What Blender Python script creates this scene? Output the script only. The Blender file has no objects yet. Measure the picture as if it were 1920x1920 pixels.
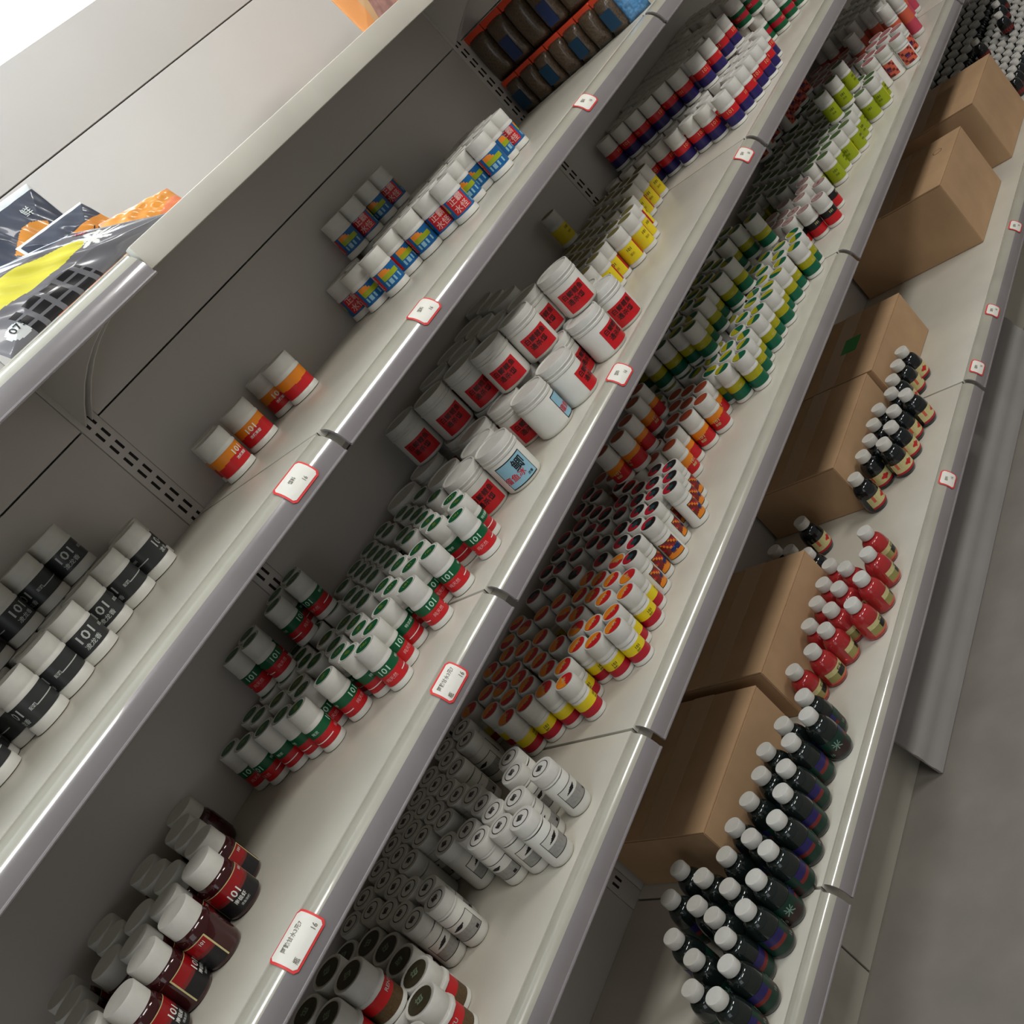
import bpy, bmesh, math, random
from mathutils import Matrix, Vector
random.seed(11)
SC = bpy.context.scene
COL = SC.collection
# ------------------------------------------------------------------ camera
cam_d = bpy.data.cameras.new('camera'); cam = bpy.data.objects.new('camera', cam_d); COL.objects.link(cam)
cam_d.sensor_width = 36.0; cam_d.sensor_fit = 'HORIZONTAL'; cam_d.lens = 2199.19 / 1920 * 36; cam_d.clip_start = .02
cam.matrix_world = Matrix(((0.4047382, 0.68749765, -0.60293779, -0.84494207),
                           (-0.60841839, -0.28976822, -0.73882437, -1.19311593),
                           (-0.68265222, 0.66586888, 0.30100594, 1.42526722),
                           (0, 0, 0, 1)))
SC.camera = cam
# ------------------------------------------------------------------ world, lights, exposure
SC.view_settings.view_transform = 'Standard'
SC.view_settings.look = 'None'
SC.view_settings.gamma = 1
SC.view_settings.use_curve_mapping = False
SC.view_settings.exposure = 0.0
w = bpy.data.worlds.new('world'); SC.world = w; w.use_nodes = True
w.node_tree.nodes['Background'].inputs[0].default_value = (1.0, .97, .93, 1)
w.node_tree.nodes['Background'].inputs[1].default_value = .155
def area(name, loc, target, sx, sy, power, col):
    d = bpy.data.lights.new(name, 'AREA'); d.shape = 'RECTANGLE'; d.size = sx; d.size_y = sy; d.energy = power; d.color = col
    o = bpy.data.objects.new(name, d); COL.objects.link(o); o.location = loc
    o.rotation_euler = (Vector(target) - Vector(loc)).to_track_quat('-Z', 'Y').to_euler()
    return o
area('ceiling_tube_light', (-.3, -1.6, 2.8), (-.3, -.5, 0), 1.3, .35, 23, (1.0, .98, .94))
area('ceiling_tube_light', (2.0, -1.6, 2.8), (2.0, -.5, 0), 1.3, .35, 36, (1.0, .98, .94))
area('daylight_from_left', (-1.05, -.2, 2.4), (.0, .36, 1.85), .9, .8, 19, (.78, .90, 1.0))
area('left_fill_light', (-2.6, -1.4, 1.5), (0, .2, 1.1), 1.2, 1.6, 6, (.90, .95, 1.0))  # weak low fill added to brighten the left bay; no doorway is modelled
# ------------------------------------------------------------------ measures (metres): x along the shelving, y into it, z up
W = 1.2                       # one bay
D = 0.3606                    # back panel
SZ = {0: 1.5205, 1: 1.2186, 2: 0.9178, 3: 0.6179, 4: 0.2267}
# jars on the shelves: kind -> (shelf, how many stand in front, x y in mm of the lower layer, of the upper layer)
LAYOUT = {
'grey': (1, 9, [-139.9,275.0,-191.9,268.0,-244.2,263.0,-300.0,222.0,-352.0,213.0,-404.0,205.0,-413.0,257.0,-465.0,264.0,-485.0,214.0,-335.0,263.0,-386.0,302.0,-272.0,308.0,-325.0,315.0,-493.0,308.0,-217.0,314.0,-114.0,321.0],
 [-190.0,331.0,-245.0,330.0,-300.0,325.0,-355.0,330.0,-410.0,330.0]),
'orange_wide': (1, 5, [238.0,276.0,238.0,331.0,135.0,293.0,61.0,278.0,89.0,331.0],
 []),
'blue': (1, 13, [851.0,143.0,806.0,141.0,742.0,115.0,678.0,148.0,607.0,117.0,561.6,186.3,530.0,219.0,472.0,210.0,470.0,267.0,492.0,335.0,537.0,335.0,764.0,185.0,599.4,161.7,724.0,156.0,822.0,183.0,872.0,183.0,654.0,186.0,702.0,196.0,609.0,206.0,847.0,222.0,800.0,223.0,895.0,222.0,742.0,225.0,669.0,229.0,585.0,244.0,825.0,262.0,918.0,262.0,777.0,262.0,718.0,264.0,645.0,268.0,603.0,286.0,892.0,300.0,940.0,302.0,753.0,300.0,696.0,304.0,647.0,313.0,605.0,331.0],
 [735.0,333.0,685.0,333.0,625.0,325.0,580.0,333.0]),
'green': (2, 20, [131.0,73.0,91.0,45.0,97.0,102.0,26.1,60.7,-33.0,66.0,-61.7,103.1,-99.3,94.9,-135.0,79.0,-137.0,118.0,-170.0,149.0,-180.0,198.0,-216.0,173.7,-219.9,212.0,-235.1,247.3,-252.0,285.0,-255.0,328.0,51.0,109.0,13.9,97.3,-21.1,114.8,-5.9,150.2,152.0,105.0,-90.0,133.0,117.0,135.0,33.0,143.0,-125.0,155.0,-70.0,166.0,138.0,168.0,98.0,171.0,188.0,174.0,51.0,178.0,-24.0,185.0,-104.0,187.0,-59.0,203.0,159.0,200.0,118.0,204.0,72.0,210.0,33.0,212.0,-5.0,219.0,-125.0,220.0,-162.0,232.0,175.0,236.0,-79.0,236.0,224.0,243.0,90.0,244.0,51.0,246.0,11.0,254.0,-115.0,258.0,-183.0,265.0,193.0,270.0,151.0,274.0,108.0,279.0,69.0,280.0,-8.0,288.0,-96.0,292.0,-135.0,291.0,-203.0,298.0,-44.0,305.0,169.0,308.0,128.0,312.0,88.0,314.0,47.0,312.0,6.0,324.0,-155.0,324.0,-77.0,326.0,-194.0,336.0],
 [-7.0,300.0,-57.0,306.0,-126.0,297.0,-106.0,331.0,-145.0,331.0,12.0,334.0,-27.0,334.0]),
'tub': (2, 9, [250.0,70.0,369.9,65.0,388.0,136.0,432.1,41.0,501.0,84.0,545.0,34.0,625.0,37.0,338.0,181.0,307.0,291.0,578.0,92.0,658.0,95.0,281.0,129.0,213.0,125.0,532.0,144.0,465.0,141.0,612.0,150.0,691.0,154.0,240.0,187.0,421.0,195.0,487.0,204.0,567.0,201.0,649.0,207.0,726.0,211.0,370.0,241.0,443.0,258.0,600.0,259.0,533.0,259.0,684.0,264.0,760.0,269.0,392.0,305.0,240.0,304.0,476.0,317.0,566.0,318.0,636.0,316.0,717.0,323.0],
 [583.0,48.0,488.1,87.9,431.9,124.0,375.0,238.0,552.0,107.0,422.0,190.0,621.0,206.0,518.0,165.0,552.0,224.0,485.0,224.0,654.0,265.0,586.0,282.0,518.0,282.0,451.0,282.0,342.0,297.0,688.0,323.0]),
'yellow': (2, 10, [1193.0,222.0,1152.0,220.0,1112.0,218.0,1024.0,175.0,959.0,138.0,920.2,126.9,851.0,161.0,812.0,156.0,767.0,156.0,882.8,138.1,928.0,165.0,889.0,177.0,823.0,194.0,948.0,199.0,998.0,206.0,1045.0,209.0,908.0,211.0,868.0,210.0,834.0,232.0,967.0,234.0,1063.0,244.0,886.0,245.0,928.0,245.0,1129.0,254.0,1172.0,255.0,849.0,268.0,986.0,268.0,1037.0,274.0,1083.0,278.0,947.0,279.0,906.0,279.0,1148.0,288.0,1187.0,292.0,867.0,303.0,1006.0,302.0,1055.0,309.0,1104.0,311.0,926.0,313.0,968.0,313.0,1162.0,325.0,1026.0,336.0,888.0,336.0,848.0,337.0],
 [1008.0,327.0]),
'purple': (2, 11, [1302.0,229.0,1298.0,180.0,1315.0,143.0,1315.0,103.0,1319.0,54.0,1366.0,47.0,1404.0,38.0,1455.8,41.0,1494.2,34.0,1538.0,37.0,1621.0,66.0,1512.0,69.0,1558.0,71.0,1425.0,72.0,1469.0,78.0,1641.0,100.0,1601.0,100.0,1532.0,103.0,1438.0,109.0,1488.0,113.0,1367.0,115.0,1661.0,134.0,1621.0,134.0,1542.0,141.0,1457.0,143.0,1418.0,143.0,1376.0,153.0,1594.0,171.0,1682.0,167.0,1640.0,169.0,1553.0,179.0,1438.0,177.0,1480.0,185.0,1395.0,187.0,1702.0,201.0,1658.0,204.0,1618.0,202.0,1359.0,208.0,1452.0,214.0,1573.0,213.0,1534.0,214.0,1412.0,223.0,1721.0,236.0,1636.0,237.0,1678.0,238.0,1341.0,243.0,1594.0,247.0,1552.0,249.0,1467.0,251.0,1510.0,257.0,1392.0,257.0,1284.0,264.0,1740.0,270.0,1696.0,273.0,1322.0,277.0,1570.0,284.0,1373.0,292.0,1528.0,292.0,1489.0,291.0,1263.0,298.0,1721.0,305.0,1673.0,306.0,1302.0,311.0,1633.0,315.0,1589.0,318.0,1429.0,319.0,1470.0,325.0,1354.0,326.0,1549.0,326.0,1510.0,327.0,1245.0,333.0,1745.0,336.0],
 [1394.0,338.1,1377.0,302.9,1422.1,310.9,1374.0,226.0,1407.0,200.0,1422.0,162.0,1449.0,123.0,1497.0,110.0,1583.0,124.0,1624.0,117.0,1517.0,144.0,1644.0,151.0,1468.0,157.0,1603.0,158.0,1564.0,158.0,1663.0,185.0,1488.0,191.0,1449.0,191.0,1583.0,192.0,1544.0,192.0,1623.0,192.0,1683.0,219.0,1468.0,225.0,1508.0,225.0,1564.0,226.0,1603.0,226.0,1643.0,226.0,1426.0,234.0,1703.0,253.0,1488.0,259.0,1527.0,259.0,1394.0,260.0,1354.0,260.0,1583.0,260.0,1623.0,260.0,1662.0,260.0,1446.0,268.0,1723.0,287.0,1508.0,294.0,1547.0,294.0,1335.0,294.0,1603.0,294.0,1643.0,294.0,1682.0,294.0,1466.0,302.0,1742.0,321.0,1527.0,328.0,1567.0,328.0,1315.0,328.0,1623.0,328.0,1662.0,328.0,1702.0,328.0,1485.0,336.0]),
'green_far': (2, 5, [1857.0,180.0,1804.0,143.0,1833.0,115.0,1885.0,104.0,1941.0,98.0,1960.0,133.0,1920.0,131.0,1881.0,144.0,1939.0,166.0,1980.0,167.0,1786.0,178.0,1900.0,178.0,1958.0,201.0,1999.0,202.0,1807.0,211.0,1882.0,213.0,1939.0,235.0,2019.0,236.0,1827.0,245.0,1787.0,245.0,1900.0,248.0,1958.0,270.0,2038.0,270.0,1848.0,279.0,1809.0,280.0,1919.0,282.0,2058.0,304.0,2019.0,305.0,1869.0,312.0,1827.0,315.0,1788.0,313.0,1935.0,319.0,2079.0,337.0,1997.0,338.0],
 [1752.0,136.0,1809.0,126.0,1829.0,160.0,1789.0,160.0,1809.0,194.0,1849.0,193.9,1829.0,228.0,1789.0,228.0,1868.1,228.0,1809.0,262.0,1848.9,262.1,1888.0,262.0,1829.0,296.0,1789.0,296.0,1868.0,296.0,1908.0,296.0,1809.0,330.0,1849.0,330.0,1888.0,330.0,1927.0,330.0]),
'darkred': (2, 10, [-455.0,147.0,-519.0,121.0,-571.0,129.0,-621.0,113.0,-673.0,102.0,-421.0,187.0,-407.0,238.0,-502.0,171.0,-468.0,211.0,-554.0,179.0,-658.0,153.0,-646.0,205.0,-520.0,221.0,-579.0,225.0,-630.0,255.0,-462.0,264.0,-546.0,267.0,-393.0,289.0,-617.0,306.0,-451.0,315.0,-535.0,319.0,-361.0,331.0],
 []),
'brown': (3, 7, [-368.7,263.5,-377.5,211.7,-395.2,162.3,-413.0,112.9,-447.5,73.3,-386.5,312.9,-497.1,56.0,-524.0,102.0,-467.0,123.0,-549.0,148.0,-493.0,169.0,-576.0,194.0,-520.0,214.0,-601.0,240.0,-547.0,260.0,-442.0,261.0,-593.0,293.0,-519.0,305.0],
 [-459.0,123.0,-455.0,179.0,-512.0,122.0,-508.0,178.0]),
'whitecan': (3, 36, [-84.3,264.1,-63.3,302.0,-36.9,333.1,-139.0,220.0,-124.6,258.5,-110.8,296.8,-90.8,332.3,-182.0,220.0,-165.3,257.7,-151.7,296.0,-132.0,331.6,-205.9,257.6,-192.5,296.0,-172.7,331.5,-246.6,256.7,-234.3,296.0,-213.4,331.0,-292.8,218.8,-287.2,259.1,-275.0,297.9,-254.1,332.8,-313.0,138.0,-342.2,166.3,-331.3,205.5,-325.6,245.8,-322.7,289.3,-301.5,328.8,-342.1,327.2,-119.0,102.0,-89.0,130.0,-122.0,39.0,-165.0,67.0,-201.0,30.0,-208.0,70.0,-2.0,311.0,-29.8,278.9,-181.0,105.0,-223.0,108.0,-164.0,142.0,-207.0,146.0,-294.0,174.0,-146.0,179.0,-225.0,183.0],
 []),
'yellow_red': (3, 36, [253.0,67.9,216.7,54.9,177.0,64.9,143.1,43.8,123.9,77.2,126.0,116.0,166.0,101.8,166.0,140.3,143.1,172.9,219.0,105.0,236.5,140.9,249.5,179.0,260.0,109.0,274.6,145.9,287.8,182.9,203.0,160.9,213.0,198.1,253.0,234.0,303.8,119.6,52.0,102.0,86.0,125.0,47.0,146.0,92.0,166.0,116.7,200.9,68.9,202.9,90.0,235.1,136.3,234.0,113.9,265.3,76.0,274.0,114.2,303.7,76.9,312.9,47.8,338.2,175.0,234.0,161.0,273.0,159.1,311.9,131.1,338.3,27.0,179.0,7.0,212.0,51.0,237.0,236.0,269.0,32.0,271.0,215.0,301.0,234.0,335.0,192.0,333.0],
 []),
'picture': (3, 14, [513.0,89.0,478.0,72.0,444.0,56.0,405.0,80.0,364.0,68.0,328.0,84.0,290.3,74.2,521.0,128.0,482.0,115.0,448.0,99.0,415.0,119.0,376.3,105.8,343.1,122.8,314.4,156.0,448.0,136.0,382.0,143.0,486.0,152.0,431.0,170.0,362.0,175.0,505.0,185.0,467.0,185.0,414.0,203.0,376.0,210.0,306.0,216.0,450.0,218.0,523.0,218.0,418.0,241.0,358.0,243.0,467.0,251.0,399.0,273.0,340.0,276.0,301.0,280.0,524.0,282.0,447.0,283.0,485.0,284.0,381.0,306.0,342.0,313.0,283.0,313.0,544.0,314.0,427.0,315.0,503.0,317.0],
 []),
'orange': (3, 7, [757.0,126.0,710.0,106.0,676.0,128.0,640.0,148.0,597.0,134.0,721.0,146.0,768.0,164.0,687.0,166.0,578.0,168.0,734.0,182.0,619.0,181.0,779.0,201.0,560.0,202.0,601.0,215.0,715.0,216.0,649.0,233.0,761.0,236.0,570.0,239.0,614.0,251.0,696.0,250.0,658.0,271.0,584.0,276.0,703.0,288.0,623.0,289.0,666.0,309.0,592.0,314.0,721.0,322.0],
 [672.0,198.0,615.0,187.0,570.1,185.9,543.9,214.1,716.0,208.0]),
'green_yellow': (3, 25, [801.0,48.0,786.0,85.0,801.0,120.0,842.0,54.0,829.0,92.0,879.0,67.0,866.0,103.0,912.0,96.0,920.6,58.0,958.0,101.0,958.4,62.0,1002.8,96.0,998.0,53.0,1037.0,65.0,1040.2,103.0,1076.0,58.0,1122.0,109.0,1117.0,61.0,1156.0,79.0,1154.0,38.0,1194.0,47.0,1229.0,67.0,1199.0,91.0,1190.0,128.0,1153.0,138.0,1080.0,96.0,1012.0,133.0,1089.0,133.0,972.0,137.0,885.0,137.0,845.0,135.0,945.0,164.0,1032.0,166.0,1109.0,166.0,826.0,169.0,990.0,171.0,903.0,171.0,864.0,169.0,1173.0,171.0,1229.0,194.0,963.0,199.0,1050.0,200.0,1128.0,200.0,1089.0,199.0,844.0,203.0,1011.0,203.0,921.0,205.0,883.0,204.0,1245.0,229.0,984.0,231.0,1147.0,233.0,823.0,235.0,862.0,237.0,1028.0,237.0,901.0,238.0,1205.0,240.0,942.0,237.0,792.0,259.0,1002.0,265.0,1090.0,265.0,1166.0,266.0,840.0,269.0,962.0,270.0,922.0,270.0,1049.0,270.0,882.0,272.0,1209.0,278.0,774.0,293.0,1021.0,298.0,1108.0,299.0,1147.0,300.0,1259.0,304.0,858.0,303.0,981.0,303.0,940.0,304.0,1067.0,304.0,1189.0,311.0,792.0,327.0,1033.0,334.0,962.0,337.0,876.0,337.0,837.0,336.0,923.0,338.0,1085.0,338.0,1240.0,337.0],
 [1233.0,122.0,1225.0,164.0,1189.0,184.0,1072.0,125.0,1026.0,134.0,990.0,156.0,952.0,148.0,904.0,149.0,867.0,139.0,873.0,178.0,919.0,194.0,1091.0,158.0,1046.0,167.0,1009.0,189.0,971.0,189.0,1110.0,191.0,1244.0,197.0,1065.0,200.0,854.0,211.0,1208.0,218.0,1170.0,218.0,990.0,223.0,952.0,223.0,1029.0,223.0,1130.0,225.0,900.0,227.0,1263.0,231.0,1084.0,233.0,834.0,244.0,1189.0,251.0,1227.0,251.0,971.0,256.0,933.0,256.0,1009.0,256.0,1048.0,256.0,1149.0,258.0,881.0,261.0,1282.0,264.0,1103.0,267.0,1208.0,284.0,1247.0,284.0,952.0,289.0,913.0,289.0,990.0,289.0,1029.0,289.0,1067.0,289.0,1168.0,291.0,862.0,294.0,1302.0,297.0,1122.0,300.0,1227.0,317.0,1266.0,317.0,933.0,322.0,894.0,322.0,971.0,322.0,1009.0,322.0,1048.0,322.0,1086.0,322.0,1187.0,324.0,843.0,327.0,1321.0,330.0,1142.0,333.0]),
'redblack': (3, 7, [1347.0,42.0,1427.0,63.0,1409.0,110.0,1449.0,115.0,1490.0,126.0,1426.0,159.0,1390.0,180.0,1328.0,74.0,1348.0,106.0,1310.0,108.0,1366.0,140.0,1328.0,141.0,1270.0,172.0,1348.0,173.0,1309.0,173.0,1283.0,207.0,1330.0,206.0,1371.0,212.0,1311.0,239.0,1389.0,245.0,1350.0,244.0,1291.0,271.0,1331.0,276.0,1408.0,278.0,1369.0,277.0,1313.0,310.0,1386.0,311.0,1425.0,312.0],
 []),
'lime': (3, 9, [1564.0,92.0,1611.8,95.1,1646.0,80.0,1681.2,66.9,1733.0,75.0,1775.0,82.0,1828.0,65.0,1873.0,50.0,1910.0,58.0,1882.0,87.0,1929.0,91.0,1841.0,100.0,1699.0,100.0,1746.0,111.0,1660.0,115.0,1792.0,116.0,1902.0,119.0,1948.0,124.0,1582.0,125.0,1544.0,125.0,1624.0,131.0,1862.0,132.0,1711.0,136.0,1765.0,143.0,1673.0,150.0,1813.0,148.0,1920.0,152.0,1967.0,156.0,1526.0,158.0,1599.0,159.0,1881.0,164.0,1730.0,168.0,1784.0,175.0,1831.0,181.0,1693.0,182.0,1653.0,182.0,1939.0,185.0,1987.0,188.0,1546.0,190.0,1507.0,190.0,1616.0,193.0,1898.0,198.0,1750.0,201.0,1802.0,209.0,1670.0,216.0,1711.0,216.0,2006.0,221.0,1566.0,222.0,1527.0,223.0,1632.0,227.0,1919.0,230.0,1821.0,242.0,1869.0,246.0,1976.0,250.0,2024.0,254.0,1586.0,254.0,1650.0,260.0,1785.0,268.0,1839.0,275.0,1888.0,278.0,1709.0,280.0,1747.0,282.0,1996.0,282.0,2036.0,290.0,1604.0,287.0,1564.0,288.0,1525.0,288.0,1669.0,293.0,1955.0,296.0,1804.0,300.0,1907.0,311.0,1727.0,314.0,1766.0,314.0,2009.0,318.0,1624.0,319.0,1586.0,321.0,1546.0,321.0,1687.0,326.0,1972.0,330.0,1822.0,333.0,1879.0,339.0],
 [1874.0,88.0,1734.0,96.0,1792.0,83.0]),
'peach': (3, 5, [2034.8,54.4,2053.2,17.6,2125.1,32.8,2006.0,84.0,2099.9,65.2,2147.0,69.0,2054.0,91.0,2119.0,102.0,2169.0,104.0,2076.0,126.0,2098.0,161.0,2057.0,163.0,2210.0,176.0,2120.0,196.0,2180.0,210.0,2222.0,215.0,2141.0,232.0,2097.0,235.0,2197.0,248.0,2160.0,269.0,2116.0,272.0,2219.0,283.0,2180.0,305.0,2137.0,307.0,2093.0,307.0,2242.0,317.0],
 [1790.0,330.0,1840.0,335.0,1890.0,330.0,1940.0,333.0,1982.7,300.7,1900.0,285.0,2050.0,330.0,2100.0,335.0,2022.3,289.3,2150.0,330.0,2085.0,295.0]),
'darkbottle': (4, 28, [-43.0,2.0,-92.0,4.0,5.7,-3.4,59.0,-1.0,107.8,4.0,155.2,14.0,149.0,62.1,101.0,69.0,54.0,81.0,30.3,38.4,2.1,77.9,-33.1,111.2,-15.0,169.0,-54.9,49.0,-67.0,166.0,-81.1,104.0,-102.1,60.0,-135.0,128.0,-136.0,25.0,-169.0,72.0,-178.8,2.0,-216.0,55.0,-227.2,4.0,197.0,69.0,206.8,20.9,299.1,24.0,255.9,1.8,246.2,49.3],
 []),
'redbottle': (4, 14, [702.0,24.0,638.1,1.8,639.0,86.0,616.9,44.2,576.0,-1.2,591.0,86.0,567.0,45.2,543.2,86.3,516.0,47.5,513.0,0.0,488.8,86.2,467.0,44.0,422.0,59.0,383.0,86.0],
 []),
'soybottle': (4, 17, [1283.0,80.0,1236.0,80.0,1185.0,80.0,1134.0,70.0,1105.2,27.9,1092.0,91.0,1062.8,47.1,1043.0,91.0,1008.0,40.0,991.0,87.0,959.0,45.0,944.0,91.0,875.0,90.0,794.0,199.0,730.0,245.0,686.0,149.0,714.0,201.0],
 []),
'small_dark': (4, 0, [2559.0,40.0,2602.0,40.0,2646.0,39.0,2687.0,41.0,2730.0,39.0,2774.0,40.0,2817.0,40.0,2859.0,39.0,2901.0,41.0,2944.0,41.0,2987.0,39.0,3030.0,40.0,3071.0,39.0,3115.0,40.0,3157.0,41.0,3200.0,41.0,3242.0,41.0,3285.0,41.0,3328.0,39.0,3369.0,39.0,3414.0,40.0,2581.0,76.0,2623.0,77.0,2665.0,77.0,2709.0,78.0,2751.0,78.0,2795.0,78.0,2837.0,76.0,2880.0,78.0,2923.0,77.0,2965.0,76.0,3008.0,77.0,3049.0,76.0,3093.0,78.0,3134.0,78.0,3177.0,76.0,3220.0,78.0,3264.0,76.0,3306.0,76.0,3349.0,76.0,3392.0,78.0,3433.0,78.0,2560.0,113.0,2603.0,113.0,2645.0,114.0,2688.0,113.0,2729.0,115.0,2773.0,115.0,2817.0,114.0,2858.0,114.0,2901.0,114.0,2944.0,114.0,2987.0,114.0,3029.0,114.0,3071.0,113.0,3115.0,114.0,3157.0,113.0,3199.0,114.0,3241.0,114.0,3285.0,113.0,3328.0,114.0,3371.0,113.0,3413.0,114.0,2579.0,150.0,2624.0,152.0,2665.0,151.0,2709.0,150.0,2751.0,150.0,2793.0,151.0,2836.0,150.0,2880.0,150.0,2922.0,151.0,2964.0,150.0,3008.0,150.0,3049.0,151.0,3093.0,150.0,3134.0,150.0,3178.0,151.0,3221.0,150.0,3262.0,151.0,3306.0,151.0,3347.0,150.0,3391.0,150.0,3434.0,152.0,2559.0,187.0,2603.0,188.0,2646.0,187.0,2687.0,187.0,2731.0,187.0,2773.0,187.0,2816.0,187.0,2859.0,187.0,2900.0,189.0,2945.0,189.0,2986.0,189.0,3030.0,187.0,3072.0,188.0,3115.0,188.0,3156.0,187.0,3199.0,187.0,3242.0,187.0,3286.0,187.0,3328.0,188.0,3371.0,189.0,3414.0,188.0],
 [3020.0,120.0,2900.0,90.0,2800.0,150.0,3120.0,140.0]),
'far_bottle': (4, 0, [2517.0,233.0,2576.0,231.0,2637.0,232.0,2694.0,235.0,2754.0,231.0,2810.0,234.0,2869.0,234.0,2927.0,230.0,2986.0,234.0,3042.0,234.0,3105.0,234.0,3163.0,229.0,3220.0,234.0,3274.0,231.0,3334.0,232.0,3393.0,232.0,2550.0,279.0,2604.0,280.0,2662.0,280.0,2726.0,285.0,2778.0,282.0,2838.0,281.0,2897.0,283.0,2956.0,282.0,3012.0,281.0,3070.0,283.0,3132.0,282.0,3186.0,280.0,3246.0,283.0,3307.0,282.0,3365.0,283.0,3421.0,282.0,2520.0,334.0,2578.0,334.0,2636.0,331.0,2695.0,334.0,2750.0,332.0,2811.0,335.0,2872.0,332.0,2930.0,335.0,2984.0,333.0,3042.0,335.0,3103.0,335.0,3162.0,334.0,3220.0,333.0,3275.0,333.0,3332.0,331.0,3395.0,330.0],
 []),
'pink_tube': (3, 3, [2200.0,60.0,2250.0,45.0,2155.0,150.0,2268.0,98.0,2318.0,99.0,2362.0,101.0,2409.0,101.0,2458.0,101.0,2294.0,141.0,2340.0,139.0,2387.0,141.0,2434.0,139.0,2481.0,142.0,2268.0,180.0,2317.0,182.0,2363.0,180.0,2409.0,181.0,2458.0,181.0,2292.0,221.0,2339.0,221.0,2384.0,222.0,2435.0,221.0,2481.0,220.0,2271.0,263.0,2317.0,262.0,2364.0,263.0,2412.0,261.0,2456.0,263.0,2294.0,303.0,2339.0,303.0,2385.0,302.0,2432.0,303.0,2479.0,301.0],
 []),
}
# ------------------------------------------------------------------ materials
MATS = {}
def mat(name, col, rough=.5, noise=0, metal=0, spec=.5, coat=0, trans=0, bump=0, scale=40, emis=0, ior=1.45):
    if name in MATS: return MATS[name]
    m = bpy.data.materials.new(name); m.use_nodes = True; nt = m.node_tree; b = nt.nodes['Principled BSDF']
    b.inputs['Base Color'].default_value = (*col, 1); b.inputs['Roughness'].default_value = rough
    b.inputs['Metallic'].default_value = metal; b.inputs['Specular IOR Level'].default_value = spec
    b.inputs['Coat Weight'].default_value = coat; b.inputs['Transmission Weight'].default_value = trans; b.inputs['IOR'].default_value = ior
    if emis:
        b.inputs['Emission Color'].default_value = (*col, 1); b.inputs['Emission Strength'].default_value = emis
    if noise or bump:
        tc = nt.nodes.new('ShaderNodeTexCoord'); n = nt.nodes.new('ShaderNodeTexNoise')
        n.inputs['Scale'].default_value = scale; n.inputs['Detail'].default_value = 5
        nt.links.new(tc.outputs['Object'], n.inputs['Vector'])
        if noise:
            r = nt.nodes.new('ShaderNodeValToRGB'); r.color_ramp.elements[0].position = .3; r.color_ramp.elements[1].position = .7
            r.color_ramp.elements[0].color = (*[c * (1 - noise) for c in col], 1); r.color_ramp.elements[1].color = (*[min(1, c * (1 + noise * .4)) for c in col], 1)
            nt.links.new(n.outputs['Fac'], r.inputs[0]); nt.links.new(r.outputs[0], b.inputs['Base Color'])
        if bump:
            bp = nt.nodes.new('ShaderNodeBump'); bp.inputs['Strength'].default_value = bump; bp.inputs['Distance'].default_value = .002
            nt.links.new(n.outputs['Fac'], bp.inputs['Height']); nt.links.new(bp.outputs[0], b.inputs['Normal'])
    MATS[name] = m; return m
def P(name, r, g, b, rough=.42, **k):          # 8-bit sRGB print or plastic colour
    f = lambda c: ((c / 255 + .055) / 1.055) ** 2.4 if c > 10 else c / 255 / 12.92
    return mat(name, (f(r), f(g), f(b)), rough, **k)
white_plastic = P('white plastic', 212, 210, 202, .4, noise=.04, scale=60)
cap_plastic = P('white cap plastic', 208, 206, 199, .5, noise=.05, scale=90)
painted = P('off white painted steel', 198, 193, 180, .32, noise=.10, scale=7)
painted_back = P('painted back panel', 198, 193, 188, .55, noise=.05, scale=3)
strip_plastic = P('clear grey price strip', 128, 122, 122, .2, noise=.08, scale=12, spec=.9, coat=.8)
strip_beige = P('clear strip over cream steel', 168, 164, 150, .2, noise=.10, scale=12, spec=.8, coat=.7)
dark_slot = P('dark slot', 20, 18, 16, .8)
concrete = P('grey screed floor', 126, 120, 112, .7, noise=.14, scale=9, bump=.2)
plaster = P('white plaster', 225, 225, 222, .8, noise=.03, scale=5)
cardboard = P('brown cardboard', 184, 150, 114, .8, noise=.10, scale=14, bump=.15)
ink = P('black ink', 22, 22, 24, .5); white_ink = P('white ink', 232, 232, 226, .5)
red = P('red print', 196, 28, 34, .4); crimson = P('crimson print', 176, 24, 44, .4); green = P('green print', 8, 88, 52, .4)
dkgreen = P('dark green print', 8, 92, 66, .4); yellow = P('yellow print', 226, 204, 30, .4); lime = P('lime print', 150, 164, 22, .4)
olive = P('yellow green print', 164, 158, 22, .4); orange = P('orange print', 226, 132, 28, .4); navy = P('navy print', 40, 32, 92, .4)
charcoal = P('charcoal print', 50, 52, 52, .38); black = P('black print', 30, 28, 30, .4); blue = P('blue print', 16, 92, 150, .4)
sky = P('pale blue print', 138, 182, 200, .4); brown = P('brown print', 96, 74, 46, .5, noise=.35, scale=420); salmon = P('salmon print', 206, 96, 70, .45)
pink = P('pink print', 190, 70, 90, .5); redprint = P('red print with small type', 190, 30, 38, .4, noise=.22, scale=700)
darkbrown = P('dark brown print', 62, 56, 38, .5, noise=.3, scale=300); cream = P('cream print', 206, 196, 140, .5, noise=.12, scale=200)
silver = P('silver print', 186, 192, 188, .35); dullred = P('dull red print', 118, 38, 34, .45); greyprint = P('grey print', 150, 148, 142, .5, noise=.2, scale=300)
wine = P('dark red glossy plastic', 58, 18, 20, .12, coat=.5); wine_red = P('deep red print', 150, 20, 26, .25)
bottle_green = P('dark green black plastic', 22, 30, 28, .08, coat=.6); bottle_dark = P('near black plastic', 20, 24, 26, .08, coat=.6)
red_liquid = P('red liquid bottle', 206, 58, 60, .07, coat=.4, trans=.45)
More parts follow.
